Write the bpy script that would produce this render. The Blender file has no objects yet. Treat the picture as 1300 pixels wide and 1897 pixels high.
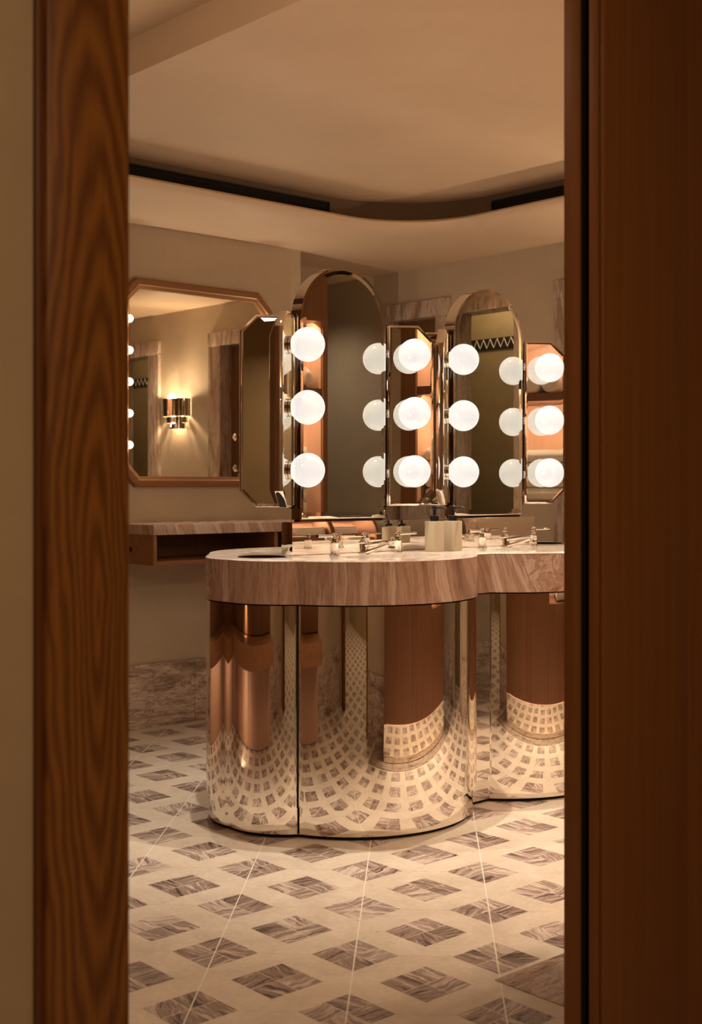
import bpy, bmesh, math, random
from mathutils import Vector, Matrix
C = bpy.context.scene.collection
random.seed(7)
R = math.radians
PI = math.pi

# ------------------------------------------------------------------ camera, world, lamps, exposure
sc = bpy.context.scene
CAM_H, CAM_ANG = 1.106, 48.1
cam = bpy.data.cameras.new('camera')
cam.sensor_fit = 'VERTICAL'; cam.sensor_height = 36.0; cam.lens = 2370 / 1897 * 36.0
cam.shift_y = -48.5 / 1897
cam.clip_start = 0.05
cam.dof.use_dof = True; cam.dof.focus_distance = 4.2; cam.dof.aperture_fstop = 5.6
cam_o = bpy.data.objects.new('camera', cam); C.objects.link(cam_o)
cam_o.location = (0, 0, CAM_H); cam_o.rotation_euler = (R(90), 0, R(CAM_ANG - 90))
sc.camera = cam_o
sc.view_settings.view_transform = 'Standard'; sc.view_settings.look = 'None'
sc.view_settings.gamma = 1.0; sc.view_settings.exposure = 0.0; sc.view_settings.use_curve_mapping = False
sc.cycles.use_denoising = True
sc.cycles.max_bounces = 14; sc.cycles.diffuse_bounces = 5; sc.cycles.glossy_bounces = 10
sc.cycles.sample_clamp_indirect = 6.0
sc.cycles.blur_glossy = 0.4

w = bpy.data.worlds.new('world'); sc.world = w; w.use_nodes = True
w.node_tree.nodes['Background'].inputs[0].default_value = (1, .7, .45, 1)
w.node_tree.nodes['Background'].inputs[1].default_value = 0.02

WARM = (1.0, .74, .50)
def spot(name, loc, power, size=80, blend=.6, rad=.03, target=None, color=WARM):
    l = bpy.data.lights.new(name, 'SPOT'); l.energy = power; l.color = color
    l.spot_size = R(size); l.spot_blend = blend; l.shadow_soft_size = rad
    o = bpy.data.objects.new(name, l); C.objects.link(o); o.location = loc
    if target: o.rotation_euler = (Vector(target) - Vector(loc)).to_track_quat('-Z', 'Y').to_euler()
    return o
def point(name, loc, power, rad=.03, color=WARM):
    l = bpy.data.lights.new(name, 'POINT'); l.energy = power; l.color = color; l.shadow_soft_size = rad
    o = bpy.data.objects.new(name, l); C.objects.link(o); o.location = loc
    return o
def area(name, loc, power, sx, sy, direction, color=WARM):
    l = bpy.data.lights.new(name, 'AREA'); l.energy = power; l.color = color
    l.shape = 'RECTANGLE'; l.size = sx; l.size_y = sy
    o = bpy.data.objects.new(name, l); C.objects.link(o); o.location = loc
    o.rotation_euler = Vector(direction).to_track_quat('-Z', 'Y').to_euler()
    return o
X1, X2, YF, YB = 2.927, 3.668, 3.295, 3.347          # the two mirror stations and the mirrors' faces
DOWN = (1.0, .86, .70)
GLOBE_W = 3.1
BULB_W = 6
NICHE_W = 6
BENCH_W = 5
# downlights in the ceiling in front of and behind each basin, then unseen ones added to fill the room
for (x, y, p) in ((2.94, 2.98, 120), (3.68, 2.98, 125), (2.50, 3.36, 85), (3.68, 3.62, 70), (2.66, 3.80, 45)):
    spot('downlight', (x, y, 2.44), p, 62, 1.0, .012, color=DOWN)
for (x, y, p) in ((1.45, 2.2, 6), (4.5, 2.4, 10), (4.5, 1.0, 18)):
    spot('downlight', (x, y, 2.28 if x > 4.4 else 2.44), p, 130, .8, .05, color=DOWN)
area('corridor_fill_lamp', (.2, -.7, 2.4), 22, .5, .5, (0, .4, -1), color=(1, .72, .45))  # unseen lamp added to light the corridor side of the door jambs

# ------------------------------------------------------------------ node helpers and materials
class NT:
    def __init__(s, name):
        s.m = bpy.data.materials.new(name); s.m.use_nodes = True
        s.t = s.m.node_tree; s.n = s.t.nodes; s.l = s.t.links
        s.b = s.n['Principled BSDF']
    def new(s, typ, **k):
        n = s.n.new(typ)
        for a, v in k.items(): setattr(n, a, v)
        return n
    def put(s, sock, v):
        if isinstance(v, bpy.types.NodeSocket): s.l.new(v, sock)
        else: sock.default_value = v
    def math(s, op, a, b=0.0, c=0.0):
        n = s.new('ShaderNodeMath', operation=op)
        for i, v in enumerate((a, b, c)): s.put(n.inputs[i], v)
        return n.outputs[0]
    def pos(s):
        return s.new('ShaderNodeNewGeometry').outputs['Position']
    def objco(s):
        return s.new('ShaderNodeTexCoord').outputs['Object']
    def sep(s, v):
        n = s.new('ShaderNodeSeparateXYZ'); s.l.new(v, n.inputs[0]); return n.outputs
    def comb(s, x, y, z):
        n = s.new('ShaderNodeCombineXYZ')
        for i, v in enumerate((x, y, z)): s.put(n.inputs[i], v)
        return n.outputs[0]
    def mapv(s, v, scale=(1, 1, 1), loc=(0, 0, 0), rot=(0, 0, 0)):
        n = s.new('ShaderNodeMapping'); s.l.new(v, n.inputs[0])
        n.inputs['Scale'].default_value = scale; n.inputs['Location'].default_value = loc; n.inputs['Rotation'].default_value = rot
        return n.outputs[0]
    def noise(s, v, scale=5, detail=4, rough=.5, dist=0.0, w=None):
        n = s.new('ShaderNodeTexNoise')
        if w is not None: n.noise_dimensions = '4D'; s.put(n.inputs['W'], w)
        s.l.new(v, n.inputs['Vector'])
        n.inputs['Scale'].default_value = scale; n.inputs['Detail'].default_value = detail
        n.inputs['Roughness'].default_value = rough; n.inputs['Distortion'].default_value = dist
        return n.outputs['Fac']
    def ramp(s, fac, stops):
        n = s.new('ShaderNodeValToRGB'); s.put(n.inputs[0], fac)
        cr = n.color_ramp
        while len(cr.elements) < len(stops): cr.elements.new(.5)
        for e, (p, c) in zip(cr.elements, stops): e.position = p; e.color = (*c, 1)
        return n.outputs[0]
    def mix(s, f, a, b, blend='MIX'):
        n = s.new('ShaderNodeMix', data_type='RGBA', blend_type=blend)
        s.put(n.inputs[0], f)
        for i, v in ((6, a), (7, b)):
            s.put(n.inputs[i], (*v, 1) if isinstance(v, tuple) and len(v) == 3 else v)
        return n.outputs[2]
    def bump(s, h, strength=.1, dist=.01):
        n = s.new('ShaderNodeBump'); n.inputs['Strength'].default_value = strength; n.inputs['Distance'].default_value = dist
        s.l.new(h, n.inputs['Height']); s.l.new(n.outputs[0], s.b.inputs['Normal'])
    def set(s, color=None, rough=.5, metal=0.0, spec=.5, coat=0.0):
        if color is not None: s.put(s.b.inputs['Base Color'], (*color, 1) if isinstance(color, tuple) else color)
        s.put(s.b.inputs['Roughness'], rough); s.b.inputs['Metallic'].default_value = metal
        s.b.inputs['Specular IOR Level'].default_value = spec
        s.b.inputs['Coat Weight'].default_value = coat; s.b.inputs['Coat Roughness'].default_value = .08
        return s.m

def m_plain(name, c, rough=.5, metal=0.0, spec=.5):
    return NT(name).set(c, rough, metal, spec)

def m_plaster(name, c, var=.10):
    t = NT(name); p = t.pos()
    n1 = t.noise(t.mapv(p, (1, 1, 1.6)), 1.7, 6, .6, .6); n2 = t.noise(p, 9, 4, .6, 1.0)
    f = t.math('ADD', t.math('MULTIPLY', n1, .7), t.math('MULTIPLY', n2, .3))
    col = t.ramp(f, [(.3, tuple(v * (1 - var) for v in c)), (.7, tuple(min(1, v * (1 + var)) for v in c))])
    t.bump(n2, .04, .01)
    return t.set(col, .62, 0, .35)

def m_wood(name, dark, light, cathedral=None, scale=1.0, rough=.42, axis='Z'):
    t = NT(name); p = t.pos()
    if axis == 'X': p = t.mapv(p, rot=(0, R(90), 0))
    fine = t.noise(t.mapv(p, (150 * scale, 150 * scale, 3)), 1.0, 3, .6)
    med = t.noise(t.mapv(p, (60 * scale, 60 * scale, .9)), 1.0, 4, .55, .3)
    if cathedral:
        cx, cy, cz = cathedral
        q = t.mapv(p, (1, .2, .11), (-cx, -cy * .2, -cz * .11))
        wob = t.noise(t.mapv(p, (9, 9, 1.6)), 1.0, 4, .55)
        wv = t.new('ShaderNodeTexWave', wave_type='RINGS', rings_direction='SPHERICAL', wave_profile='SIN')
        qq = t.new('ShaderNodeVectorMath', operation='ADD'); t.l.new(q, qq.inputs[0])
        t.l.new(t.comb(t.math('MULTIPLY', t.math('SUBTRACT', wob, .5), .085), 0.0, t.math('MULTIPLY', t.math('SUBTRACT', med, .5), .006)), qq.inputs[1])
        t.l.new(qq.outputs[0], wv.inputs['Vector']); wv.inputs['Scale'].default_value = 30
        wv.inputs['Distortion'].default_value = 1.6; wv.inputs['Detail'].default_value = 2; wv.inputs['Detail Scale'].default_value = 1.2
        g = t.math('ADD', t.math('MULTIPLY', wv.outputs['Fac'], .40), t.math('ADD', t.math('MULTIPLY', fine, .35), t.math('MULTIPLY', med, .25)))
    else:
        g = t.math('ADD', t.math('MULTIPLY', med, .6), t.math('MULTIPLY', fine, .4))
    col = t.ramp(g, [(.25, dark), (.75, light)])
    t.bump(fine, .08, .002)
    return t.set(col, rough, 0, .35)

def m_vein(name, base, dark, light, stretch=(3, 3, 12), lines=.6, scale=1.0, rough=.18):
    """stone with flowing veins"""
    t = NT(name); p = t.pos()
    q = t.mapv(p, tuple(v * scale for v in stretch))
    a = t.noise(q, 1.0, 8, .62, 1.2); b = t.noise(t.mapv(q, (1.6, 1.6, 1.6), (3, 7, 1)), 1.0, 9, .66, 2.2)
    col = t.ramp(a, [(.28, dark), (.45, base), (.56, light), (.72, base)])
    d = t.math('ABSOLUTE', t.math('SUBTRACT', b, .5))
    ln = t.math('MULTIPLY', t.math('SUBTRACT', 1.0, t.math('MINIMUM', t.math('MULTIPLY', d, 28.0), 1.0)), lines)
    col = t.mix(ln, col, dark)
    return t.set(col, rough, 0, .5)

def m_floor():
    P, W, X0, Y0 = .2350, .1463, 2.2562, 2.4735
    t = NT('floor_tile'); p = t.pos(); o = t.sep(p)
    u = t.math('DIVIDE', t.math('SUBTRACT', o[0], X0), P); v = t.math('DIVIDE', t.math('SUBTRACT', o[1], Y0), P)
    iu = t.math('FLOOR', t.math('ADD', u, .5)); iv = t.math('FLOOR', t.math('ADD', v, .5))
    fu = t.math('SUBTRACT', u, iu); fv = t.math('SUBTRACT', v, iv)
    au, av = t.math('ABSOLUTE', fu), t.math('ABSOLUTE', fv)
    half = W / P / 2
    patch = t.math('MULTIPLY', t.math('LESS_THAN', au, half), t.math('LESS_THAN', av, half))
    cell = t.comb(t.math('ADD', t.math('MULTIPLY', iu, 2.0), t.math('GREATER_THAN', fu, 0.0)),
                  t.math('ADD', t.math('MULTIPLY', iv, 2.0), t.math('GREATER_THAN', fv, 0.0)), 0.0)
    wn = t.new('ShaderNodeTexWhiteNoise', noise_dimensions='2D'); t.l.new(cell, wn.inputs['Vector'])
    rnd = wn.outputs['Value']; rc = t.sep(wn.outputs['Color'])
    off = t.math('MULTIPLY', rnd, 40.0)
    ang = t.math('ADD', t.math('MULTIPLY', t.math('GREATER_THAN', rc[1], .5), PI / 2), t.math('MULTIPLY', t.math('SUBTRACT', rc[0], .5), .9))
    ca, sa = t.math('COSINE', ang), t.math('SINE', ang)
    along = t.math('ADD', t.math('MULTIPLY', o[0], ca), t.math('MULTIPLY', o[1], sa))
    across = t.math('SUBTRACT', t.math('MULTIPLY', o[1], ca), t.math('MULTIPLY', o[0], sa))
    wv = t.noise(t.comb(t.math('MULTIPLY', along, 18.0), t.math('MULTIPLY', across, 18.0), 0.0), 1.0, 3, .5, .5, w=off)
    across = t.math('ADD', across, t.math('MULTIPLY', t.math('SUBTRACT', wv, .5), .035))
    vn = t.noise(t.comb(t.math('MULTIPLY', along, 7.0), t.math('MULTIPLY', across, 88.0), 0.0), 1.0, 8, .68, .35, w=off)
    vn = t.math('ADD', vn, t.math('MULTIPLY', t.math('SUBTRACT', rc[2], .5), .11))
    stone = t.ramp(vn, [(.34, (.05, .030, .023)), (.41, (.15, .10, .08)), (.455, (.36, .27, .225)), (.49, (.23, .16, .13)), (.535, (.45, .355, .30)), (.605, (.62, .52, .44)), (.70, (.70, .61, .52))])
    m1 = t.noise(p, 9, 6, .6, .8); m2 = t.noise(p, 60, 5, .6)
    cream = t.ramp(t.math('ADD', t.math('MULTIPLY', m1, .6), t.math('MULTIPLY', m2, .4)), [(.35, (.60, .51, .40)), (.65, (.74, .65, .535))])
    # small dark fossils
    fos = t.math('GREATER_THAN', t.noise(p, 26, 3, .5), .755)
    cream = t.mix(t.math('MULTIPLY', fos, .55), cream, (.25, .17, .12))
    col = t.mix(patch, cream, stone)
    # joints: cross inside each patch, outline of each patch, diagonal joints of the 33 cm tiles
    tc = .0035
    inner = t.math('MULTIPLY', patch, t.math('LESS_THAN', t.math('MINIMUM', au, av), tc * 1.5))
    edge = t.math('LESS_THAN', t.math('ABSOLUTE', t.math('SUBTRACT', t.math('MAXIMUM', au, av), half)), tc)
    def near_even(a):
        h2 = t.math('MULTIPLY', a, .5)
        return t.math('LESS_THAN', t.math('ABSOLUTE', t.math('SUBTRACT', h2, t.math('ROUND', h2))), .0055)
    dg1 = near_even(t.math('SUBTRACT', u, v)); dg2 = near_even(t.math('ADD', u, v))
    col = t.mix(t.math('MULTIPLY', inner, .9), col, (.66, .57, .48))
    col = t.mix(t.math('MULTIPLY', edge, .5), col, (.66, .58, .47))
    col = t.mix(t.math('MULTIPLY', dg2, .35), col, (.45, .36, .28))
    col = t.mix(t.math('MULTIPLY', dg1, .9), col, (.82, .75, .65))
    rough = t.math('ADD', .33, t.math('MULTIPLY', m1, .16))
    return t.set(col, rough, 0, .4)

def m_metal(name, c, rough=.02, wavy=0.0):
    t = NT(name); t.set(c, rough, 1.0, .5)
    if wavy:
        t.bump(t.noise(t.mapv(t.pos(), (1, 1, .5)), 3.2, 1, .4), wavy, .02)
    return t.m

def m_apron():
    t = NT('apron_marble'); p = t.pos(); o = t.sep(p)
    sw = t.noise(p, 2.2, 2, .5, .3)
    wob = t.math('MULTIPLY', t.math('SUBTRACT', t.noise(p, 4.0, 3, .5), .5), .07)
    lean = t.math('MULTIPLY', t.math('SUBTRACT', o[0], 2.5), .55)
    along = t.math('ADD', t.math('SUBTRACT', o[0], o[1]), t.math('ADD', wob, t.math('MULTIPLY', t.math('SUBTRACT', o[2], .8), lean)))
    q = t.comb(along, t.math('MULTIPLY', t.math('ADD', o[0], o[1]), .12), t.math('MULTIPLY', o[2], .10))
    band = t.noise(q, 12, 3, .60, .2); fine = t.noise(q, 60, 4, .65, .3); big = t.noise(q, 3.6, 2, .5, .1)
    a = t.math('ADD', t.math('MULTIPLY', band, .50), t.math('ADD', t.math('MULTIPLY', fine, .20), t.math('MULTIPLY', big, .30)))
    sw2 = t.noise(t.mapv(p, (1, 1, 1.5)), 7.0, 8, .62, 2.8)
    f = t.new('ShaderNodeMapRange'); t.l.new(sw, f.inputs[0]); f.inputs[1].default_value = .53; f.inputs[2].default_value = .62
    f.inputs[3].default_value = 0; f.inputs[4].default_value = .8
    ff = f.outputs[0]
    v = t.math('ADD', t.math('MULTIPLY', a, t.math('SUBTRACT', 1.0, ff)), t.math('MULTIPLY', sw2, ff))
    col = t.ramp(v, [(.35, (.20, .105, .070)), (.43, (.42, .27, .20)), (.48, (.62, .44, .34)), (.52, (.44, .28, .205)), (.57, (.80, .65, .54)), (.63, (.58, .41, .31)), (.70, (.30, .17, .12))])
    grain = t.noise(t.mapv(p, (1, 1, .25)), 160, 3, .6)
    col = t.mix(.18, col, t.ramp(grain, [(.3, (.18, .09, .06)), (.7, (.62, .47, .37))]))
    return t.set(col, .20, 0, .5)

def m_emit(name, c, s, base=(.9, .87, .8), rough=.12):
    t = NT(name); t.set(base, rough, 0, .5)
    t.b.inputs['Emission Color'].default_value = (*c, 1); t.b.inputs['Emission Strength'].default_value = s
    return t.m

def m_opal(name, c, s, clear):
    base = (.16, .15, .14)
    # opal glass: glows, and lets part of its lamp's light straight through
    m = m_emit(name, c, s, base); nt = m.node_tree
    tr = nt.nodes.new('ShaderNodeBsdfTransparent'); mx = nt.nodes.new('ShaderNodeMixShader'); bk = nt.nodes.new('ShaderNodeNewGeometry'); mxm = nt.nodes.new('ShaderNodeMath'); mxm.operation = 'MAXIMUM'
    mxm.inputs[1].default_value = clear; nt.links.new(bk.outputs['Backfacing'], mxm.inputs[0]); nt.links.new(mxm.outputs[0], mx.inputs[0])
    out = nt.nodes['Material Output']; b = nt.nodes['Principled BSDF']
    nt.links.new(b.outputs[0], mx.inputs[1]); nt.links.new(tr.outputs[0], mx.inputs[2]); nt.links.new(mx.outputs[0], out.inputs['Surface'])
    return m
M = dict(
    floor=m_floor(),
    wall=m_plaster('wall_plaster', (.505, .41, .295)),
    ceil=m_plaster('ceiling_plaster', (.66, .50, .345), .05),
    olive=m_plaster('olive_plaster', (.30, .255, .15), .16),
    cwall=m_plaster('corridor_plaster', (.42, .31, .19)),
    jamb=m_wood('oak_flat_sawn', (.13, .042, .008), (.27, .105, .018), cathedral=(.83, 1.40, .95)),
    reveal=m_plaster('reveal_shaded', (.17, .12, .075)),  # shade of the recess put into a darker brown
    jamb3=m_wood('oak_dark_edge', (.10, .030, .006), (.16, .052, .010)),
    jamb2=m_wood('oak_quarter_sawn', (.19, .068, .016), (.29, .112, .026)),
    oak=m_wood('oak_veneer', (.125, .050, .020), (.215, .098, .042), scale=.7),
    oakx=m_wood('oak_horizontal', (.19, .08, .028), (.34, .16, .06), scale=.7, axis='X'),
    niche=m_wood('oak_niche', (.40, .23, .15), (.52, .32, .22), scale=.6),
    base=m_vein('baseboard_marble', (.52, .40, .32), (.13, .08, .06), (.70, .58, .48), (2.2, 2.2, 13), .75),
    casing=m_vein('casing_marble', (.42, .31, .24), (.17, .105, .075), (.62, .50, .40), (16, 16, 3), .5),
    apron=m_apron(),
    top=m_vein('counter_marble', (.60, .51, .43), (.40, .28, .21), (.70, .63, .56), (5, 9, 5), .25, rough=.12),
    border=m_vein('border_marble', (.34, .25, .195), (.10, .065, .05), (.50, .40, .32), (7, 30, 7), .8),
    steel=m_metal('polished_steel', (.86, .80, .72), .015, .18),
    chrome=m_metal('polished_nickel', (.80, .745, .68), .03),
    mirror=m_metal('mirror_glass', (.76, .73, .64), .0),
    bronze=m_metal('dark_bronze', (.10, .07, .05), .15),
    black=m_plain('black_plastic', (.008, .007, .007), .35),
    dark=m_plain('dark_gap', (.006, .004, .003), .9),
    soap=m_plain('cream_ceramic', (.46, .375, .26), .45),
    towel=m_plain('white_towel', (.78, .72, .64), .95, 0, .1),
    basin=m_plain('white_basin', (.80, .76, .70), .15),
    globe=m_opal('opal_glass', (1.0, .95, .895), .94, .12),
    bulb=m_opal('bulb_glass', (1.0, .92, .80), 2.2, .15),
    lamp=m_emit('sconce_bulb', (1.0, .80, .55), 12.0),
    grout=m_plain('white_tile', (.62, .58, .48), .4),
)
# towels get a terry bump
_t = NT('terry_towel'); _t.set((.80, .73, .64), .95, 0, .1); _t.bump(_t.noise(_t.pos(), 260, 3, .7), .9, .004); M['towel'] = _t.m

# ------------------------------------------------------------------ object helpers
def tag(o, label=None, cat=None, group=None, kind=None):
    if label: o['label'] = label
    if cat: o['category'] = cat
    if group: o['group'] = group
    if kind: o['kind'] = kind
    return o
def thing(name, loc, label, cat, group=None):
    o = bpy.data.objects.new(name, None); C.objects.link(o); o.location = loc; o.empty_display_size = .05
    return tag(o, label, cat, group)
def wpos(o):
    v = Vector(o.location)
    while o.parent: o = o.parent; v = v + Vector(o.location)
    return v
def obj(name, bm, mat, parent=None, label=None, smooth=32, kind=None):
    """link a bmesh (world coordinates) as one object whose origin is its base"""
    me = bpy.data.meshes.new(name)
    bmesh.ops.recalc_face_normals(bm, faces=bm.faces[:])
    if bm.verts:
        xs = [v.co for v in bm.verts]
        lo = Vector((min(v.x for v in xs), min(v.y for v in xs), min(v.z for v in xs)))
        hi = Vector((max(v.x for v in xs), max(v.y for v in xs), max(v.z for v in xs)))
    org = Vector(((lo.x + hi.x) / 2, (lo.y + hi.y) / 2, lo.z))
    for v in bm.verts: v.co -= org
    bm.to_mesh(me); bm.free()
    for m in (mat if isinstance(mat, (list, tuple)) else [mat]): me.materials.append(m)
    if smooth:
        me.polygons.foreach_set('use_smooth', [True] * len(me.polygons)); me.set_sharp_from_angle(angle=R(smooth))
    o = bpy.data.objects.new(name, me); C.objects.link(o)
    if parent: o.parent = parent; o.location = org - wpos(parent)
    else: o.location = org
    if label: o['label'] = label
    if kind: o['kind'] = kind
    return o
def a_box(bm, x0, x1, y0, y1, z0, z1, bev=0.0):
    vs = [bm.verts.new((x, y, z)) for x in (x0, x1) for y in (y0, y1) for z in (z0, z1)]
    fs = [(0, 1, 3, 2), (4, 6, 7, 5), (0, 4, 5, 1), (2, 3, 7, 6), (0, 2, 6, 4), (1, 5, 7, 3)]
    faces = [bm.faces.new([vs[i] for i in f]) for f in fs]
    if bev:
        es = list({e for f in faces for e in f.edges})
        bmesh.ops.bevel(bm, geom=es, offset=bev, segments=2, affect='EDGES', profile=.5)
def box(name, x0, x1, y0, y1, z0, z1, mat, parent=None, bev=0.0, kind=None, label=None):
    bm = bmesh.new(); a_box(bm, x0, x1, y0, y1, z0, z1, bev)
    return obj(name, bm, mat, parent, label, 32, kind)
def struct(name, *a, **k): return box(name, *a, kind='structure', **k)
def a_prism(bm, pts, f0, f1):
    """closed outline pts -> prism between mapping functions f0(p), f1(p)"""
    a = [bm.verts.new(f0(p)) for p in pts]; b = [bm.verts.new(f1(p)) for p in pts]
    n = len(pts)
    bm.faces.new(a); bm.faces.new(b[::-1])
    for i in range(n): bm.faces.new((a[i], a[(i + 1) % n], b[(i + 1) % n], b[i]))
def a_lathe(bm, prof, c, n=28, axis='Z', cap=True):
    """prof: list of (radius, height)"""
    rings = []
    for (r, h) in prof:
        ring = []
        for i in range(n):
            a = 2 * PI * i / n; p = (r * math.cos(a), r * math.sin(a))
            if axis == 'Z': co = (c[0] + p[0], c[1] + p[1], c[2] + h)
            elif axis == 'X': co = (c[0] + h, c[1] + p[0], c[2] + p[1])
            else: co = (c[0] + p[0], c[1] + h, c[2] + p[1])
            ring.append(bm.verts.new(co))
        rings.append(ring)
    for a, b in zip(rings, rings[1:]):
        for i in range(n): bm.faces.new((a[i], a[(i + 1) % n], b[(i + 1) % n], b[i]))
    if cap: bm.faces.new(rings[0][::-1]); bm.faces.new(rings[-1])
def a_sphere(bm, c, r, n=32, m=20):
    bmesh.ops.create_uvsphere(bm, u_segments=n, v_segments=m, radius=r, matrix=Matrix.Translation(c))
def a_tube(bm, pts, rad, n=12):
    pts = [Vector(p) for p in pts]; rings = []
    if not isinstance(rad, (list, tuple)): rad = [rad] * len(pts)
    for i, p in enumerate(pts):
        d = (pts[min(i + 1, len(pts) - 1)] - pts[max(i - 1, 0)]).normalized()
        up = Vector((0, 0, 1)) if abs(d.z) < .95 else Vector((1, 0, 0))
        a = d.cross(up).normalized(); b = d.cross(a).normalized()
        rings.append([bm.verts.new(p + rad[i] * (math.cos(2 * PI * k / n) * a + math.sin(2 * PI * k / n) * b)) for k in range(n)])
    for a, b in zip(rings, rings[1:]):
        for k in range(n): bm.faces.new((a[k], a[(k + 1) % n], b[(k + 1) % n], b[k]))
    bm.faces.new(rings[0][::-1]); bm.faces.new(rings[-1])
def inset(pts, d):
    """inset a convex outline given counter-clockwise or clockwise"""
    n = len(pts); ar = sum(pts[i][0] * pts[(i + 1) % n][1] - pts[(i + 1) % n][0] * pts[i][1] for i in range(n))
    s = 1 if ar > 0 else -1; out = []
    for i in range(n):
        p0, p1, p2 = Vector(pts[i - 1]), Vector(pts[i]), Vector(pts[(i + 1) % n])
        d1 = (p1 - p0).normalized(); d2 = (p2 - p1).normalized()
        n1 = Vector((-d1.y, d1.x)) * s; n2 = Vector((-d2.y, d2.x)) * s
        bis = (n1 + n2); k = d / max(.2, (1 + n1.dot(n2)))
        out.append(tuple(p1 + bis * k))
    return out
def copy_tree(o, parent=None, loc=None):
    c = o.copy(); C.objects.link(c)
    if parent: c.parent = parent
    if loc is not None: c.location = loc
    for ch in list(o.children): copy_tree(ch, c)
    return c

# ------------------------------------------------------------------ the room shell
XR, YL = 4.945, 4.985                    # right-hand back wall and left wall
ZS, ZC, ZN = 2.294, 2.455, 2.575         # soffit, main ceiling, ceiling near the door
struct('floor', -1.6, 6.6, -1.5, 5.6, -.08, 0, M['floor'])
struct('wall_left', .50, 4.13, YL, 5.32, 0, 2.62, M['wall'])
struct('wall_recess', .50, 5.15, 5.32, 5.42, 0, 2.62, M['wall'])
# right-hand wall with its three door openings, built in pieces
D1, D2, D3 = (4.80, 5.20), (3.17, 3.885), (1.89, 2.34)
DH = 2.03
bm = bmesh.new()
ys = [.3, D3[0], D3[1], D2[0], D2[1], D1[0], D1[1], 5.32]
for i in range(0, len(ys), 2): a_box(bm, XR, XR + .12, ys[i], ys[i + 1], 0, 2.62)
for d in (D1, D2, D3): a_box(bm, XR, XR + .12, d[0], d[1], DH, 2.62)
obj('wall_right', bm, M['wall'], kind='structure')
struct('wall_west', .50, .60, 1.42, YL, 0, 2.62, M['wall'])
struct('wall_far', 4.47, 5.10, .2, .3, 0, 2.62, M['wall'])
# front wall with the doorway we look through (the corridor side faces -Y)
XL, XJ, YN, YI = .878, 1.862, 1.40, 1.49
struct('wall_front', -1.6, XL - .08, YN + .02, YI, 0, 2.70, M['cwall'])
struct('wall_head', XL - .08, XJ + .3, YN + .02, YI, 2.2, 2.70, M['cwall'])
struct('wall_corridor_end', -1.6, 2.6, -1.5, -1.4, 0, 2.70, M['cwall'])
struct('wall_corridor_side', -1.7, -1.6, -1.5, YI, 0, 2.70, M['cwall'])
struct('wall_corridor_right', 2.40, 2.45, -1.4, YI, 0, 2.70, M['cwall'])
struct('ceiling_corridor', -1.7, 2.6, -1.5, YN + .02, 2.62, 2.72, M['ceil'])

# marble baseboards
bm = bmesh.new()
for x0, x1 in ((.60, 3.47), (3.472, 4.13)): a_box(bm, x0, x1, YL - .018, YL, 0, .292, .002)
obj('baseboard_left', bm, M['base'], kind='structure')
struct('baseboard_recess', 4.13, XR, 5.302, 5.32, 0, .292, M['base'], bev=.002)
bm = bmesh.new()
for y0, y1 in ((D1[1] + .1, 5.302), (D2[1] + .12, D1[0] - .09), (D3[1] + .12, D2[0] - .12), (.9, D3[0] - .12)):
    if y1 > y0: a_box(bm, XR - .018, XR, y0, y1, 0, .292, .002)
obj('baseboard_right', bm, M['base'], kind='structure')
# dark marble border of the floor in front of the wooden cupboards
struct('trim_1', 2.15, 4.47, 1.49, 1.915, 0, .0015, M['border'])

# marble door casings and what stands in the openings
def casing(n, d, wl, wr, x=XR):
    bm = bmesh.new()
    a_box(bm, x - .022, x + .13, d[0] - wr, d[0] + .012, 0, DH, .003)
    a_box(bm, x - .022, x + .13, d[1] - .012, d[1] + wl, 0, DH, .003)
    a_box(bm, x - .026, x + .13, d[0] - wr, d[1] + wl, DH - .012, DH + .08, .003)
    return obj('trim_%d' % n, bm, M['casing'], kind='structure')
casing(2, D1, .095, .085); casing(3, D2, .115, .12); casing(4, D3, .12, .11)
struct('door_2', XR + .07, XR + .11, D1[0], D1[1], 0, DH, M['oak'])
struct('trim_5', XR + .03, XR + .07, D1[0], D1[1] - .06, 0, 1.03, M['casing'])
d2 = struct('door_3', XR + .07, XR + .11, D2[0], D2[1], 0, DH, M['oak'])
bm = bmesh.new()
for z in (1.07, 1.22, 1.42):
    a_lathe(bm, [(.026, 0), (.026, -.012), (.012, -.016), (.012, -.04), (.022, -.045), (.024, -.06), (.012, -.068)], (XR + .07, D2[0] + .13, z), 20, 'X')
a_box(bm, XR + .055, XR + .07, D2[0] + .10, D2[0] + .16, 1.10, 1.19, .003)
obj('door_handle', bm, M['chrome'], d2, 'round nickel door knob, lock and latch')
# the olive tiled room behind the narrow opening, with its zigzag border
struct('wall_olive', 5.70, 5.80, .9, 3.3, 0, 2.62, M['olive'])
struct('wall_olive_side', XR + .12, 5.70, 3.3, 3.38, 0, 2.62, M['olive'])
struct('wall_olive_front', XR + .12, 5.70, .82, .9, 0, 2.62, M['olive'])
struct('ceiling_olive', XR + .12, 5.80, .82, 3.38, 2.40, 2.50, M['ceil'])
bm = bmesh.new(); a_box(bm, 5.685, 5.70, .9, 3.3, 1.918, 1.98)
zz = obj('tile_border', bm, M['dark']); tag(zz, 'black tile border with white zigzag line on the olive wall', 'tile border')
bm = bmesh.new(); y = .95; k = 0; pts = []
while y < 3.25: pts.append((5.683, y, 1.922 if k % 2 else 1.976)); y += .027; k += 1
for a, b in zip(pts, pts[1:]): a_tube(bm, [a, b], .0028, 6)
obj('zigzag_line', bm, M['grout'], zz, 'white zigzag line')
point('olive_room_lamp', (5.35, 1.7, 2.3), 9, .05)
bm = bmesh.new()
for z in (.96, 1.57): a_box(bm, XR + .02, XR + .09, D3[0] - .001, D3[0] + .006, z, z + .06, .002)
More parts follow.
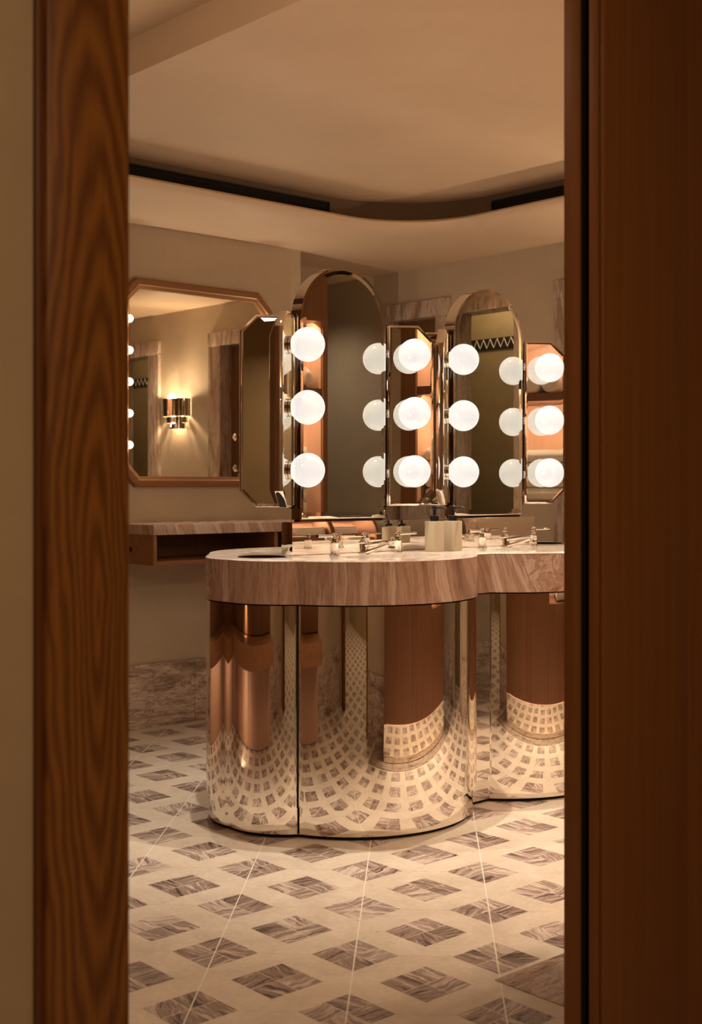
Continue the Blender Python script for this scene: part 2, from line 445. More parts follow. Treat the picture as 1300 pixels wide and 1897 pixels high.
obj('hinge', bm, M['chrome'], bpy.data.objects['trim_4'], 'nickel door hinges')

# ceiling: soffit with a rounded lip and corner, shadow recess, raised field
LY, LX, RC = 4.36, 4.305, .40
def path(off, n=18):
    out = [((.60, LY + off), 0)]
    cx, cy = LX - RC, LY - RC
    for i in range(n + 1):
        a = PI / 2 * (1 - i / n); r = RC + off
        out.append(((cx + r * math.cos(a), cy + r * math.sin(a)), i / n))
    out.append(((LX + off, .3), 1)); return [p for p, _ in out]
prof = [(.16, ZS), (.11, ZS + .001), (.06, ZS + .007), (.028, ZS + .016), (.008, ZS + .028), (0, ZS + .038), (.004, ZS + .046), (.016, ZS + .051), (.15, ZS + .052)]
bm = bmesh.new(); rows = []
outer = []
p0 = path(.16)
for (x, y) in p0:
    # project straight out to beyond the walls
    if x <= LX - RC + 1e-6: outer.append((x, 5.42))
    elif y <= LY - RC + 1e-6: outer.append((5.10, y))
    else: outer.append(None)
arc = [i for i, o in enumerate(outer) if o is None]
lo, hi = arc[0], arc[-1]
for k, i in enumerate(arc):
    f = (k + 1) / (len(arc) + 1)
    a0, a1 = (LX - RC, 5.42), (5.10, LY - RC)
    if f < .5: outer[i] = (a0[0] + (5.10 - a0[0]) * f * 2, 5.42)
    else: outer[i] = (5.10, 5.42 + (a1[1] - 5.42) * (f - .5) * 2)
rows.append([bm.verts.new((x, y, ZS)) for (x, y) in outer])
for (o_, z) in prof: rows.append([bm.verts.new((x, y, z)) for (x, y) in path(o_)])
for a, b in zip(rows, rows[1:]):
    for i in range(len(a) - 1): bm.faces.new((a[i], a[i + 1], b[i + 1], b[i]))
obj('ceiling_soffit', bm, M['ceil'], kind='structure', smooth=50)
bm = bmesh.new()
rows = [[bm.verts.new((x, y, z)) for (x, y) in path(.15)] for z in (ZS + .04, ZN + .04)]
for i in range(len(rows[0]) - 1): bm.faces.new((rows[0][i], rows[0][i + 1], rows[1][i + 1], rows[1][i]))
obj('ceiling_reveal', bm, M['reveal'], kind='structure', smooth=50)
bm = bmesh.new()
ip = [p for p in path(.17)]
ip[0] = (2.27, ip[0][1])
low = [bm.verts.new((x, y, ZC)) for (x, y) in ip] + [bm.verts.new((2.27, .3, ZC))]
f = bm.faces.new(low)
r = bmesh.ops.extrude_face_region(bm, geom=[f])
for v in [g for g in r['geom'] if isinstance(g, bmesh.types.BMVert)]: v.co.z = ZN + .06
obj('ceiling_field', bm, M['ceil'], kind='structure', smooth=0)
struct('ceiling_near', .50, 2.28, YN + .02, 4.53, ZN, ZN + .08, M['ceil'])

# black slot diffusers in the recess
def slot_vent(name, along, a0, a1, label):
    v = thing(name, (a0, LY + .14, ZC - .05) if along == 'X' else (LX + .14, a0, ZC - .05), label, 'air vent', 'slot air vents in the ceiling recess')
    z0, z1 = ZC - .098, ZC - .028
    def bb(bm, u0, u1, d0, d1, za, zb):
        if along == 'X': a_box(bm, u0, u1, LY + d0, LY + d1, za, zb)
        else: a_box(bm, LX + d0, LX + d1, u0, u1, za, zb)
    bm = bmesh.new()
    bb(bm, a0, a1, .138, .15, z0, z0 + .006); bb(bm, a0, a1, .138, .15, z1 - .006, z1)
    bb(bm, a0, a0 + .006, .138, .15, z0, z1); bb(bm, a1 - .006, a1, .138, .15, z0, z1)
    obj('frame', bm, M['black'], v)
    bm = bmesh.new(); bb(bm, a0 + .006, a1 - .006, .146, .15, z0, z1); obj('duct', bm, M['dark'], v)
    for k in (1, 2):
        bm = bmesh.new(); zz = z0 + (z1 - z0) * k / 3; bb(bm, a0 + .006, a1 - .006, .141, .146, zz - .002, zz + .002)
        obj('blade', bm, M['dark'], v)
slot_vent('slot_vent', 'X', 1.9, 3.905, 'long black slot air vent in the ceiling recess above the octagonal mirror')
slot_vent('slot_vent', 'Y', 1.8, 3.98, 'black slot air vent in the ceiling recess at the right-hand doorway')

# ------------------------------------------------------------------ door frame in the foreground
struct('trim_6', XL - .116, XL, YN, YI, 0, 2.25, M['jamb'], bev=.003)
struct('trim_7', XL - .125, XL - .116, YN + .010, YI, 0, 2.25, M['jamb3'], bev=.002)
struct('trim_8', XJ, XJ + .05, YN + .012, YN + .033, 0, 2.25, M['jamb2'], bev=.002)        # near half of the slotted jamb
struct('trim_9', XJ, XJ + .05, YN + .053, YI, 0, 2.25, M['jamb2'], bev=.002)         # far half
struct('trim_15', XJ + .004, XJ + .05, YN + .0522, YN + .0532, 0, 2.2, M['dark'])  # dark liner standing in for the shade inside the slot
struct('trim_10', XJ + .003, 2.128, YN, YN + .010, 0, 2.25, M['jamb2'], bev=.002)
struct('trim_11', 2.13, 2.40, YN + .018, YN + .033, 0, 2.25, M['jamb2'])
struct('trim_12', XL, XJ, YN, YI, 2.20, 2.25, M['jamb2'])
d1 = struct('door_1', XJ + .055, 2.44, YN + .036, YN + .049, .01, 2.19, M['jamb2'])   # pocket door inside its slot

# ------------------------------------------------------------------ wooden cupboards with lit towel niches (seen in the mirrors)
W0, W1, WY, WB = 2.46, 4.14, 1.80, 1.36
cab = thing('towel_cupboard', ((W0 + W1) / 2, WY, 0), 'tall oak cupboard wall with lit towel niches, opposite the mirrors', 'cupboard')
NZ0, NZ1, NZ2, NZ3 = .965, 1.545, 1.585, 1.915
bays = [(2.54, 3.04), (3.08, 3.58), (3.62, 4.11)]
bm = bmesh.new()
edges = [W0] + [v for b in bays for v in b] + [W1]
for i in range(0, len(edges), 2): a_box(bm, edges[i], edges[i + 1], WB + .02, WY, NZ0, NZ3)
a_box(bm, W0, W1, WB + .02, WY, NZ3, 2.29)
a_box(bm, W0, W1, WB + .02, WY, .925, NZ0)
a_box(bm, W0, bays[2][0], WB + .02, WY - .025, .15, .925)
a_box(bm, bays[2][0], W1, WB + .02, WY - .025, .15, .60)
a_box(bm, bays[2][1], W1, WB + .02, WY, .60, .925)
a_box(bm, W0, W1, WB, WB + .02, 0, 2.29)
obj('carcass', bm, M['oak'], cab)
bm = bmesh.new()
for b in bays: a_box(bm, b[0], b[1], WB + .021, WB + .03, NZ0, NZ3)
a_box(bm, bays[2][0], bays[2][1], WB + .021, WB + .03, .60, .925)
obj('back_panel', bm, M['niche'], cab)
for b in bays:
    for xs in (b[0], b[1] - .004): box('side_lining', xs, xs + .004, WB + .03, WY - .012, NZ0, NZ3, M['niche'], cab)
for b in bays:
    box('shelf', b[0], b[1], WB + .03, WY - .01, NZ1, NZ2, M['oak'], cab)
for x0, x1, z1 in ((2.46, 3.06, .92), (3.06, 3.60, .92), (3.60, 4.14, .598)):
    d = box('door', x0 + .002, x1 - .002, WY - .024, WY, .155, z1, M['oak'], cab, bev=.001)
box('plinth', W0, W1, WY - .03, WY - .012, .004, .15, M['steel'], cab, label='polished steel plinth')
# oak panelling between the door pocket and the cupboard
struct('wall_front_inside', XJ + .05, W0 - .002, YI - .03, YI, 0, 2.60, M['wall'])
struct('wall_front_return', W0, W1, WB - .06, WB - .002, 0, 2.60, M['wall'])
struct('baseboard_front', XJ + .05, W0 - .002, YI, YI + .018, 0, .292, M['base'])
struct('baseboard_west', .60, .618, 1.50, 2.55, 0, .292, M['base'])
for b in bays:
    cx = (b[0] + b[1]) / 2
    area('niche_strip_light', (cx, WY - .05, NZ3 - .01), NICHE_W, b[1] - b[0] - .04, .02, (0, -.55, -1), color=(1, .72, .5))
    area('niche_strip_light', (cx, WY - .05, NZ1 - .008), NICHE_W, b[1] - b[0] - .04, .02, (0, -.55, -1), color=(1, .72, .5))
area('plinth_strip_light', ((W0 + W1) / 2, WY - .008, .1535), 5, W1 - W0 - .1, .01, (0, 0, -1), color=(1, .8, .58))
area('niche_strip_light', (3.86, WY - .05, .915), NICHE_W, .40, .02, (0, -.55, -1), color=(1, .72, .5))
def rolled_towel(loc, r, L, label, group):
    bm = bmesh.new(); pts = []
    a_lathe(bm, [(r * .35, 0), (r * .8, .001), (r, .012), (r * 1.02, L / 2), (r, L - .012), (r * .8, L - .001), (r * .35, L)], (loc[0], loc[1] - L / 2, loc[2] + r), 24, 'Y')
    return tag(obj('rolled_towel', bm, M['towel'], smooth=60), label, 'towel', group)
def folded_towel(x, y, z, wx, wy, hz, label, group):
    bm = bmesh.new(); a_box(bm, x - wx / 2, x + wx / 2, y - wy / 2, y + wy / 2, z, z + hz)
    bmesh.ops.bevel(bm, geom=bm.edges[:], offset=hz * .45, segments=4, affect='EDGES', profile=.6)
    return tag(obj('folded_towel', bm, M['towel'], smooth=70), label, 'towel', group)
for bi, b in enumerate(bays):
    where = ('left', 'middle', 'right')[bi]
    for k in range(3):
        x = b[0] + .09 + .104 * k + (.11 if bi == 2 else .07)
        rolled_towel((x, WY - .17, NZ2 + .001), .05, .28, 'white rolled towel on the upper shelf of the %s cupboard niche' % where, 'rolled towels on the %s upper shelf' % where)
    for k in range(5):
        folded_towel((b[0] + b[1]) / 2 + (.07 if bi == 1 else -.08), WY - .18, NZ0 + .001 + .0655 * k, .30, .26, .065,
                     'white folded towel in the stack in the %s cupboard niche' % where, 'folded towels in the %s niche' % where)

for k in range(4):
    folded_towel(3.93, WY - .17, .601 + .0655 * k, .26, .26, .065, 'white folded towel in the open compartment below the right cupboard niche', 'folded towels in the low compartment')
# oak wall and floating counter on the west side (seen in the steel)
wp = thing('wall_panelling', (1.0, 3.75, 0), 'oak-panelled wall unit with a floating bench, left of the doorway inside', 'wall unit')
bm = bmesh.new()
ypan = [2.56 + i * .48 for i in range(6)]
a_box(bm, .601, 1.08, 2.56, YL - .02, .40, 2.29)
a_box(bm, .601, 1.075, 2.56, YL - .02, 0, .40)
obj('carcass', bm, M['oak'], wp)
for a, b in zip(ypan, ypan[1:]):
    box('panel', 1.081, 1.10, a + .002, b - .002, .003, .40, M['niche'], wp, bev=.001)
    box('panel', 1.081, 1.10, a + .002, b - .002, .47, 2.285, M['oak'], wp, bev=.001)
box('bench', 1.101, 1.40, 2.56, YL - .03, .365, .465, M['oakx'], wp, bev=.004)
a = bmesh.new(); a_box(a, 1.09, 2.40, 4.70, YL, .003, .40); obj('back_panel', a, M['niche'], wp)
a = bmesh.new(); a_box(a, 1.09, 2.40, 4.70, YL, .40, 2.29); obj('back_panel', a, M['oak'], wp)
box('bench', 1.401, 2.40, 4.40, 4.699, .365, .465, M['oakx'], wp, bev=.004)
area('bench_strip_light', (1.85, 4.50, .36), BENCH_W * .4, .9, .08, (0, 1.4, -1), color=(1, .72, .5))
area('bench_strip_light', (1.27, 3.7, .36), BENCH_W, .10, 2.1, (-1.4, 0, -1), color=(1, .72, .5))

# ------------------------------------------------------------------ the island
IC = 3.32                                     # its centre line in Y
HC = .874
def island(off=0.0, n=40):
    """outline of the island: two round lobes each side of a straight spine with round ends"""
    rl, rcap, hs = .411 + off, .217 + off, .31 + off
    def front():
        yc = 3.265; cyc = 3.289; pts = []
        cA, cB = Vector((X1 + .010, yc)), Vector((X2 + .007, yc))
        capA, capB = Vector((cA.x - .269, cyc)), Vector((cB.x + .269, cyc))
        def inter(c1, r1, c2, r2):
            d = c2 - c1; L = d.length; a = (r1 * r1 - r2 * r2 + L * L) / (2 * L); h = math.sqrt(max(0, r1 * r1 - a * a))
            m = c1 + d * (a / L); q = Vector((-d.y, d.x)) / L
            p1, p2 = m + q * h, m - q * h
            return p1 if p1.y < p2.y else p2
        yflat = IC - hs
        iA = inter(capA, rcap, cA, rl); iB = inter(capB, rcap, cB, rl)
        dx = math.sqrt(rl ** 2 - (yc - yflat) ** 2)
        def arc(c, r, p, q, n):
            a0 = math.atan2(p.y - c.y, p.x - c.x); a1 = math.atan2(q.y - c.y, q.x - c.x)
            if a1 < a0: a1 += 2 * PI
            return [(c.x + r * math.cos(a0 + (a1 - a0) * i / n), c.y + r * math.sin(a0 + (a1 - a0) * i / n)) for i in range(n + 1)]
        end = Vector((capA.x - math.sqrt(rcap ** 2 - (IC - cyc) ** 2), IC))
        endB = Vector((capB.x + math.sqrt(rcap ** 2 - (IC - cyc) ** 2), IC))
        pts += arc(capA, rcap, end, iA, n // 2)
        pts += arc(cA, rl, iA, Vector((cA.x + dx, yflat)), n)[1:]
        pts += arc(cB, rl, Vector((cB.x - dx, yflat)), iB, n)
        pts += arc(capB, rcap, iB, endB, n // 2)[1:]
        return pts
    f = front()
    back = [(x, 2 * IC - y) for (x, y) in f[1:-1]][::-1]
    return f + back
isl = thing('vanity_island', ((X1 + X2) / 2, IC, 0), 'double-sided washstand island with lobed marble top and curved polished steel body', 'washstand')
def ring_mesh(off, z0, z1, cap=True):
    bm = bmesh.new(); a_prism(bm, island(off), lambda p: (p[0], p[1], z0), lambda p: (p[0], p[1], z1)); return bm
obj('shadow_gap', ring_mesh(-.012, 0, .014), M['dark'], isl, 'black shadow gap at the floor')
obj('toe_kick', ring_mesh(0, .012, .096), M['steel'], isl, smooth=40)
obj('cabinet_body', ring_mesh(.013, .098, .730), M['steel'], isl, 'mirror-polished curved steel body', smooth=40)
bm = bmesh.new()
for off, z0, z1 in ((.013, .098, .730), (0, .014, .096)):
    ol = island(off); k = min(range(len(ol)), key=lambda i: (ol[i][0] - 2.561) ** 2 + (ol[i][1] - 3.10 - .0 + off) ** 2)
    cxs, cys = ol[k]; a_box(bm, cxs - .0035, cxs + .0015, cys - .0035, cys + .0015, z0, z1)
obj('panel_seam', bm, M['dark'], isl, 'dark vertical seam where the lobes meet')
obj('shadow_line', ring_mesh(.006, .7295, .7345), M['dark'], isl)
# marble apron wall (hollow prism) and the pale top with holes for basins and waste
out = island(.016); inn = island(-.03)
bm = bmesh.new(); n = len(out)
va = [[bm.verts.new((p[0], p[1], z)) for p in pts] for pts, z in ((out, .7345), (out, HC - .004), (inn, HC - .004), (inn, .7345))]
for k in range(4):
    a, b = va[k], va[(k + 1) % 4]
    for i in range(n): bm.faces.new((a[i], a[(i + 1) % n], b[(i + 1) % n], b[i]))
obj('apron', bm, M['apron'], isl, 'brown banded marble apron', smooth=40)
sinks = [(X1 + .01, IC - .235 - .02), (X2 + .007, IC - .255), (X1 + .01, IC + .255), (X2 + .007, IC + .255)]
SA, SB = .20, .105
waste = [(2.575, 3.305), (X2 + .007 + .362, 3.335)]
bm = bmesh.new()
def loop(pts, z):
    vs = [bm.verts.new((x, y, z)) for x, y in pts]
    return vs, [bm.edges.new((vs[i], vs[(i + 1) % len(vs)])) for i in range(len(vs))]
es = []
_, e = loop(island(.0125), HC); es += e
holes = []
for (sx, sy) in sinks:
    pts = [(sx + SA * math.cos(2 * PI * i / 48), sy + SB * math.sin(2 * PI * i / 48)) for i in range(48)]
    _, e = loop(pts, HC); es += e; holes.append((e, .02))
for (sx, sy) in waste:
    pts = [(sx + .08 * math.cos(2 * PI * i / 40), sy + .08 * math.sin(2 * PI * i / 40)) for i in range(40)]
    _, e = loop(pts, HC); es += e; holes.append((e, .02))
bmesh.ops.triangle_fill(bm, use_beauty=True, use_dissolve=False, edges=es)
rim = [bm.verts.new((p[0], p[1], HC - .0045)) for p in island(.0165)]
up = [v for v in bm.verts][:len(rim)]
for i in range(len(rim)): bm.faces.new((up[i], up[(i + 1) % len(rim)], rim[(i + 1) % len(rim)], rim[i]))
for e, dz in holes:
    r = bmesh.ops.extrude_edge_only(bm, edges=e)
    for v in [g for g in r['geom'] if isinstance(g, bmesh.types.BMVert)]: v.co.z -= dz
obj('countertop', bm, M['top'], isl, 'pale veined marble top', smooth=30)
for (sx, sy) in sinks:
    bm = bmesh.new(); rows = []
    for k in range(10):
        a = PI / 2 * k / 9.5; s = math.cos(a) ** .6; rows.append([bm.verts.new((sx + (SA + .004) * s * math.cos(2 * PI * i / 40), sy + (SB + .004) * s * math.sin(2 * PI * i / 40), HC - .02 - .11 * math.sin(a))) for i in range(40)])
    for a, b in zip(rows, rows[1:]):
        for i in range(40): bm.faces.new((a[i], a[(i + 1) % 40], b[(i + 1) % 40], b[i]))
    bm.faces.new(rows[-1]); obj('sink_basin', bm, M['basin'], isl, 'white undermounted basin', smooth=80)
for (sx, sy) in waste:
    bm = bmesh.new(); a_lathe(bm, [(.0795, .0015), (.074, .0015), (.074, -.10), (.0795, -.10)], (sx, sy, HC), 40, cap=False)
    bm.faces.new([v for v in bm.verts if False] or [bm.verts.new((sx + .074 * math.cos(2 * PI * i / 40), sy + .074 * math.sin(2 * PI * i / 40), HC - .02)) for i in range(40)])
    obj('waste_chute', bm, M['dark'], isl, 'dark round waste opening')
# low polished upstand that carries the mirrors
box('upstand', X1 - .235, X2 + .265, YF - .003, YB + .003, HC + .001, .985, M['steel'], isl, bev=.0015, label='polished steel upstand')

# ------------------------------------------------------------------ lit three-part mirrors
def make_mirror(x):
    root = thing('vanity_mirror', (x, IC, .986), '', 'mirror')
    wd, z0, z1, rise = .392, .992, 1.857, .190
    pts = [(-wd / 2, z0), (wd / 2, z0)]
    for i in range(33):
        a = PI * i / 32; pts.append((wd / 2 * math.cos(a), z1 - rise + rise * math.sin(a)))
    bm = bmesh.new(); a_prism(bm, pts, lambda p: (x + p[0], YF, p[1]), lambda p: (x + p[0], YB, p[1]))
    bmesh.ops.bevel(bm, geom=[e for e in bm.edges if abs(e.verts[0].co.y - e.verts[1].co.y) < 1e-6], offset=.005, segments=3, affect='EDGES', profile=.5)
    obj('arched_frame', bm, M['steel'], root, smooth=40)
    for yy, s in ((YF, -1), (YB, 1)):
        bm = bmesh.new()
        r0, r1 = inset(pts, .011), inset(pts, .024)
        a = [bm.verts.new((x + p[0], yy + s * .0006, p[1])) for p in r0]; b = [bm.verts.new((x + p[0], yy + s * .0014, p[1])) for p in r1]
        for i in range(len(a)): bm.faces.new((a[i], a[(i + 1) % len(a)], b[(i + 1) % len(a)], b[i]))
        bm.faces.new(b)
        obj('mirror_glass', bm, M['mirror'], root, 'bevelled arched mirror glass', smooth=0)
    box('foot', x - .19, x + .19, YF + .010, YB - .010, .985, .993, M['bronze'], root)
    for sx in (1, -1): box('hinge_gap_shade', *sorted((x + sx * (wd / 2 + .0005), x + sx * (wd / 2 + .0155))), YF + .012, YB - .012, 1.03, 1.682, M['bronze'], root, label='dark strip standing in for shade in the hinge gap')  # dark strips added so the gaps beside the wings look shaded
    # wings
    B, TH, HW, ZW, CH = .163, .028, .642, 1.035, .054
    wp = [(0, 0), (B - CH, 0), (B, CH), (B, HW - CH), (B - CH, HW), (0, HW)]
    ang = R(35)
    for sx in (1, -1):
        for sy, yy in ((-1, YF + .004), (1, YB - .004)):
            hx = wd / 2 + .016
            def T(u, v, z):      # u along the wing, v towards the user
                X = u * math.cos(ang) - v * math.sin(ang); Y = u * math.sin(ang) + v * math.cos(ang)
                return (x + sx * (hx + X), yy + sy * Y, ZW + z)
            bm = bmesh.new(); a_prism(bm, wp, lambda p: T(p[0], -TH, p[1]), lambda p: T(p[0], 0, p[1]))
            bmesh.ops.bevel(bm, geom=bm.edges[:], offset=.002, segments=2, affect='EDGES', profile=.5)
            wing = obj('wing', bm, M['steel'], root, 'octagonal polished side wing with three globes', smooth=25)
            bm = bmesh.new(); a0 = inset(wp, .007); a1 = inset(wp, .012)
            for s, v0, v1 in ((1, .0004, .0009), (-1, -TH - .0004, -TH - .0009)):
                a = [bm.verts.new(T(p[0], v0, p[1])) for p in a0]; b = [bm.verts.new(T(p[0], v1, p[1])) for p in a1]
                for i in range(6): bm.faces.new((a[i], a[(i + 1) % 6], b[(i + 1) % 6], b[i]))
                bm.faces.new(b)
            obj('wing_glass', bm, M['mirror'], wing, smooth=0)
            for gz in (.122, .327, .532):
                c = T(B / 2 + .002, .062, gz); nrm = Vector(T(0, 1, 0)) - Vector(T(0, 0, 0))
                bm = bmesh.new(); a_sphere(bm, c, .0565, 40, 24); obj('lamp_globe', bm, M['globe'], wing, 'lit opal glass globe', smooth=80)
                for dx in (0, X2 - X1): point('globe_lamp', (c[0] + dx, c[1], c[2]), GLOBE_W, 0.0, color=(1, .80, .58))
                bm = bmesh.new(); a_tube(bm, [Vector(T(B / 2 + .002, .002, gz)), Vector(T(B / 2 + .002, .012, gz))], .030, 24); obj('lamp_collar', bm, M['chrome'], wing)
            for gz in (.115, .327, .54):
                bm = bmesh.new(); a_lathe(bm, [(.005, -.014), (.0055, -.013), (.0055, .013), (.005, .014)], (x + sx * (wd / 2 + .008), yy + sy * .004, ZW + gz), 14)
                obj('hinge', bm, M['chrome'], root, 'nickel hinge knuckle')
    return root
m1 = make_mirror(X1)
m1['label'] = 'nearer arched three-part mirror with globe lamps, left on the island'
m2 = copy_tree(m1, None, (X2, IC, .986))
m2['label'] = 'farther arched three-part mirror with globe lamps, right on the island'
for m in (m1, m2): m['group'] = 'arched globe-lit mirrors on the island'

# ------------------------------------------------------------------ taps
def make_tap(x):
    t = thing('basin_tap', (x, 3.205, HC + .0006), '', 'tap', 'three-piece taps on the island')
    for s in (-1, 1):
        hx = x + s * .145; y = 3.20
        bm = bmesh.new()
        a_lathe(bm, [(.019, 0), (.019, .004), (.0155, .006), (.0145, .038), (.016, .040), (.016, .043), (.008, .046), (.0075, .058), (.011, .060), (.011, .070), (.008, .074), (.003, .076)], (hx, y, HC), 24)
        h = obj('handle', bm, M['chrome'], t, smooth=40)
        bm = bmesh.new(); a_tube(bm, [(hx, y, HC + .065), (hx + s * .02, y - .002, HC + .0655), (hx + s * .082, y - .010, HC + .067)], [.0055, .0048, .0055], 12)
        obj('lever', bm, M['chrome'], h, smooth=40)
    bm = bmesh.new(); y = 3.215
    a_lathe(bm, [(.021, 0), (.021, .004), (.017, .007), (.0165, .036), (.019, .039), (.012, .046), (.006, .052), (.006, .058), (.009, .060), (.010, .066), (.006, .073), (.002, .075)], (x, y, HC), 24)
    sp = obj('spout_body', bm, M['chrome'], t, smooth=40)
    bm = bmesh.new()
    a_tube(bm, [(x, y - .008, HC + .030), (x, y - .07, HC + .038), (x, y - .135, HC + .044)], [.0085, .0075, .007], 14)
    a_tube(bm, [(x, y - .015, HC + .006), (x, y - .06, HC + .018), (x, y - .125, HC + .038)], [.008, .007, .006], 14)
    a_lathe(bm, [(.009, -.016), (.0135, -.015), (.0135, -.010), (.009, -.008), (.010, .004), (.0125, .010), (.010, .018), (.004, .022)], (x, y - .138, HC + .040), 20)
    obj('spout', bm, M['chrome'], sp, smooth=50)
    return t
t1 = make_tap(X1 + .015); t1['label'] = 'nickel three-piece basin tap in front of the nearer mirror'
t2 = copy_tree(t1, None, (X2 + .0, 3.205, HC)); t2['label'] = 'nickel three-piece basin tap in front of the farther mirror'

# ------------------------------------------------------------------ soap dispensers
def make_soap(x, y):
    s = thing('soap_dispenser', (x, y, HC), '', 'soap dispenser', 'cream soap dispensers on the island')
    bm = bmesh.new(); a_box(bm, x - .0255, x + .0255, y - .0255, y + .0255, HC + .0005, HC + .107)
    bmesh.ops.bevel(bm, geom=[e for e in bm.edges if abs(e.verts[0].co.z - e.verts[1].co.z) > .01], offset=.006, segments=4, affect='EDGES', profile=.5)
    bmesh.ops.bevel(bm, geom=[e for e in bm.edges if e.verts[0].co.z > HC + .1 and e.verts[1].co.z > HC + .1], offset=.002, segments=2, affect='EDGES', profile=.5)
    obj('bottle', bm, M['soap'], s)
    bm = bmesh.new()
    a_lathe(bm, [(.016, .1072), (.016, .126), (.0145, .127), (.0055, .128), (.0055, .152)], (x, y, HC), 20)
    p = obj('pump', bm, M['black'], s, 'black pump collar and stem')
    bm = bmesh.new()
    a_lathe(bm, [(.010, .150), (.0105, .151), (.0105, .160), (.009, .161)], (x, y, HC), 20)
    a_tube(bm, [(x, y, HC + .156), (x + .012, y - .030, HC + .156), (x + .016, y - .042, HC + .152)], [.0045, .004, .0035], 10)
    obj('nozzle', bm, M['black'], p)
    return s
s1 = make_soap(3.235, 3.165); s1['label'] = 'cream soap dispenser with black pump, nearer the left basin'
s2 = copy_tree(s1, None, (3.318, 3.155, HC)); s2['label'] = 'cream soap dispenser with black pump, nearer the right basin'

# ------------------------------------------------------------------ octagonal make-up mirror on the left wall
cxm, MW, MZ0, MZ1, CHM = 3.493, .872, 1.101, 2.050, .088
wm = thing('wall_mirror', (cxm, YL, MZ0), 'large octagonal oak-framed mirror with round bulbs on the left wall', 'mirror')
oc = [(-MW / 2 + CHM, MZ0), (MW / 2 - CHM, MZ0), (MW / 2, MZ0 + CHM), (MW / 2, MZ1 - CHM), (MW / 2 - CHM, MZ1), (-MW / 2 + CHM, MZ1), (-MW / 2, MZ1 - CHM), (-MW / 2, MZ0 + CHM)]
bm = bmesh.new()
o0, o1, o2, o3 = oc, inset(oc, .006), inset(oc, .030), inset(oc, .048)
rings = [(o0, YL - .001), (o0, YL - .026), (o1, YL - .032), (o2, YL - .032), (inset(oc, .034), YL - .026), (o3, YL - .022), (o3, YL - .001)]
vr = [[bm.verts.new((cxm + p[0], y, p[1])) for p in pts] for pts, y in rings]
for a, b in zip(vr, vr[1:] + vr[:1]):
    for i in range(8): bm.faces.new((a[i], a[(i + 1) % 8], b[(i + 1) % 8], b[i]))
obj('frame', bm, M['oakx'], wm, 'stepped oak frame')
bm = bmesh.new(); bm.faces.new([bm.verts.new((cxm + p[0], YL - .012, p[1])) for p in inset(oc, .044)])
obj('mirror_glass', bm, M['mirror'], wm)
for s in (-1, 1):
    for k in range(5):
        bx, bz = cxm + s * .394, 1.29 + k * .142
        bm = bmesh.new(); a_sphere(bm, (bx, YL - .040, bz), .019, 20, 14); bu = obj('bulb', bm, M['bulb'], wm, 'lit round bulb', smooth=80)
        point('bulb_lamp', (bx, YL - .040, bz), BULB_W, 0.0, color=(1, .80, .58))
        bm = bmesh.new(); a_tube(bm, [(bx, YL - .012, bz), (bx, YL - .026, bz)], .009, 14); obj('bulb_socket', bm, M['chrome'], bu)

# ------------------------------------------------------------------ make-up shelf under it
SX0, SX1, SY = 3.012, 4.02, 4.615
sh = thing('makeup_shelf', ((SX0 + SX1) / 2, YL - .18, .762), 'wall-hung marble-topped oak shelf with open niche under the octagonal mirror', 'shelf')
bm = bmesh.new(); a_box(bm, SX0, SX1, SY, YL, .895, .939, .002); obj('shelf_top', bm, M['apron'], sh, 'brown marble top')
bm = bmesh.new(); a_box(bm, SX0 + .006, SX0 + .024, SY + .01, YL, .764, .895, .001); ep = obj('side_panel', bm, M['oakx'], sh)
bm = bmesh.new(); a_lathe(bm, [(.012, .0), (.012, -.004), (.008, -.004), (.008, .0)], (SX0 + .006, 4.806, .828), 18, 'X'); obj('cable_grommet', bm, M['black'], ep, 'black cable grommet')
bm = bmesh.new(); a_box(bm, SX1 - .024, SX1 - .006, SY + .01, YL, .764, .895, .001); obj('side_panel', bm, M['oakx'], sh)
box('bottom_panel', SX0 + .024, SX1 - .024, SY + .01, YL, .764, .782, M['oakx'], sh, bev=.001)
box('back_panel', SX0 + .024, SX1 - .024, YL - .02, YL, .782, .895, M['oak'], sh)
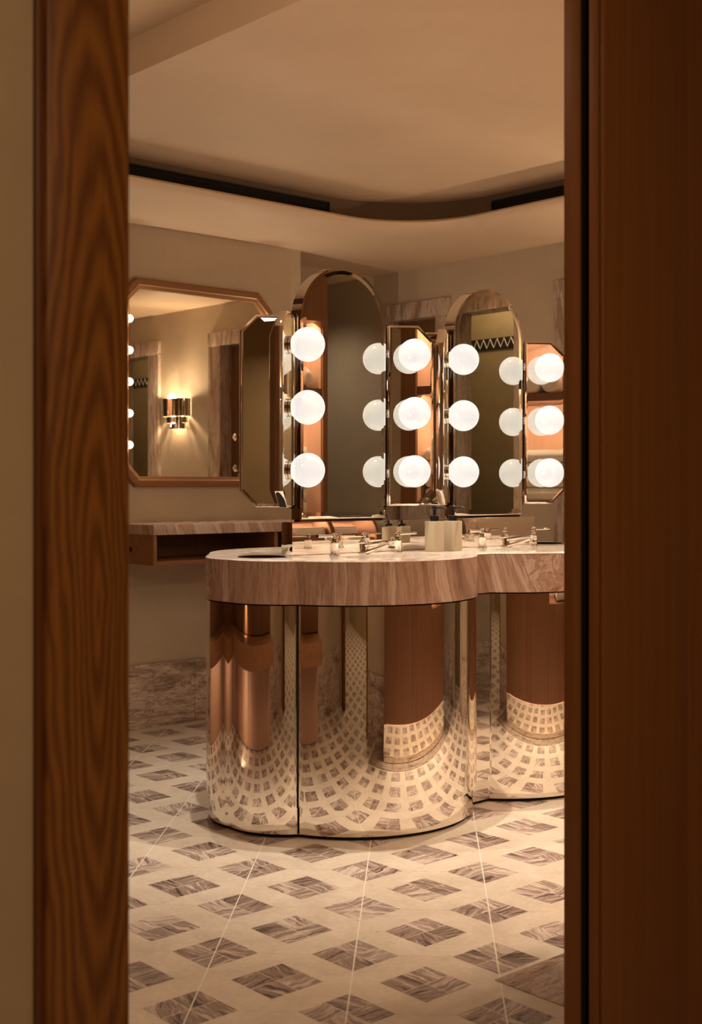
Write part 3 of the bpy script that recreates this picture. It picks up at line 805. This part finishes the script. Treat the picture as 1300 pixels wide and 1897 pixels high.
box('divider', SX0 + .68, SX0 + .70, SY + .03, YL - .02, .782, .895, M['oakx'], sh)

# ------------------------------------------------------------------ tiered wall sconce (seen in the octagonal mirror)
SYC, SZ = 2.69, 1.49
sco = thing('wall_sconce', (XR, SYC, SZ), 'three-tiered half-round polished metal sconce glowing on the right-hand wall', 'wall lamp')
for (rr, za, zb) in ((.135, 1.575, 1.695), (.105, 1.532, 1.572), (.080, 1.492, 1.529)):
    bm = bmesh.new(); rows = []
    for (r_, z) in ((rr, za), (rr, zb), (rr - .004, zb), (rr - .004, za)):
        rows.append([bm.verts.new((XR - .004 - .75 * r_ * math.sin(PI * i / 24), SYC + r_ * math.cos(PI * i / 24), z)) for i in range(25)])
    for a, b in zip(rows, rows[1:] + rows[:1]):
        for i in range(24): bm.faces.new((a[i], a[i + 1], b[i + 1], b[i]))
    obj('tier', bm, M['chrome'], sco, smooth=40)
bm = bmesh.new(); a_box(bm, XR - .006, XR, SYC - .06, SYC + .06, 1.50, 1.68); obj('back_plate', bm, M['chrome'], sco)
bm = bmesh.new(); a_sphere(bm, (XR - .05, SYC, 1.60), .028, 20, 14); obj('bulb', bm, M['lamp'], sco, 'glowing bulb', smooth=80)
point('sconce_lamp', (XR - .05, SYC, 1.66), 15, .02)
point('sconce_lamp', (XR - .05, SYC, 1.515), 2, .02)
# unseen second one added left of the doorway to brighten the ceiling step
fill_sconce = copy_tree(sco, None, (.60, 2.05, SZ)); fill_sconce.rotation_euler = (0, 0, PI)
sco['group'] = fill_sconce['group'] = 'tiered wall sconces'
fill_sconce['label'] = 'unseen three-tiered polished metal sconce added for fill light on the inside wall left of the doorway'
point('sconce_lamp', (.65, 2.05, 1.66), 6, .02)  # lamp of the added sconce
spot('sconce_fill_uplight', (.66, 2.05, 1.70), 45, 90, .8, .03, target=(1.7, 2.7, 2.6))  # spot added at the unseen sconce, brightens the near ceiling and step
spot('sconce_fill_uplight', (XR - .06, SYC, 1.70), 16, 110, .9, .03, target=(4.62, 3.35, 2.3))
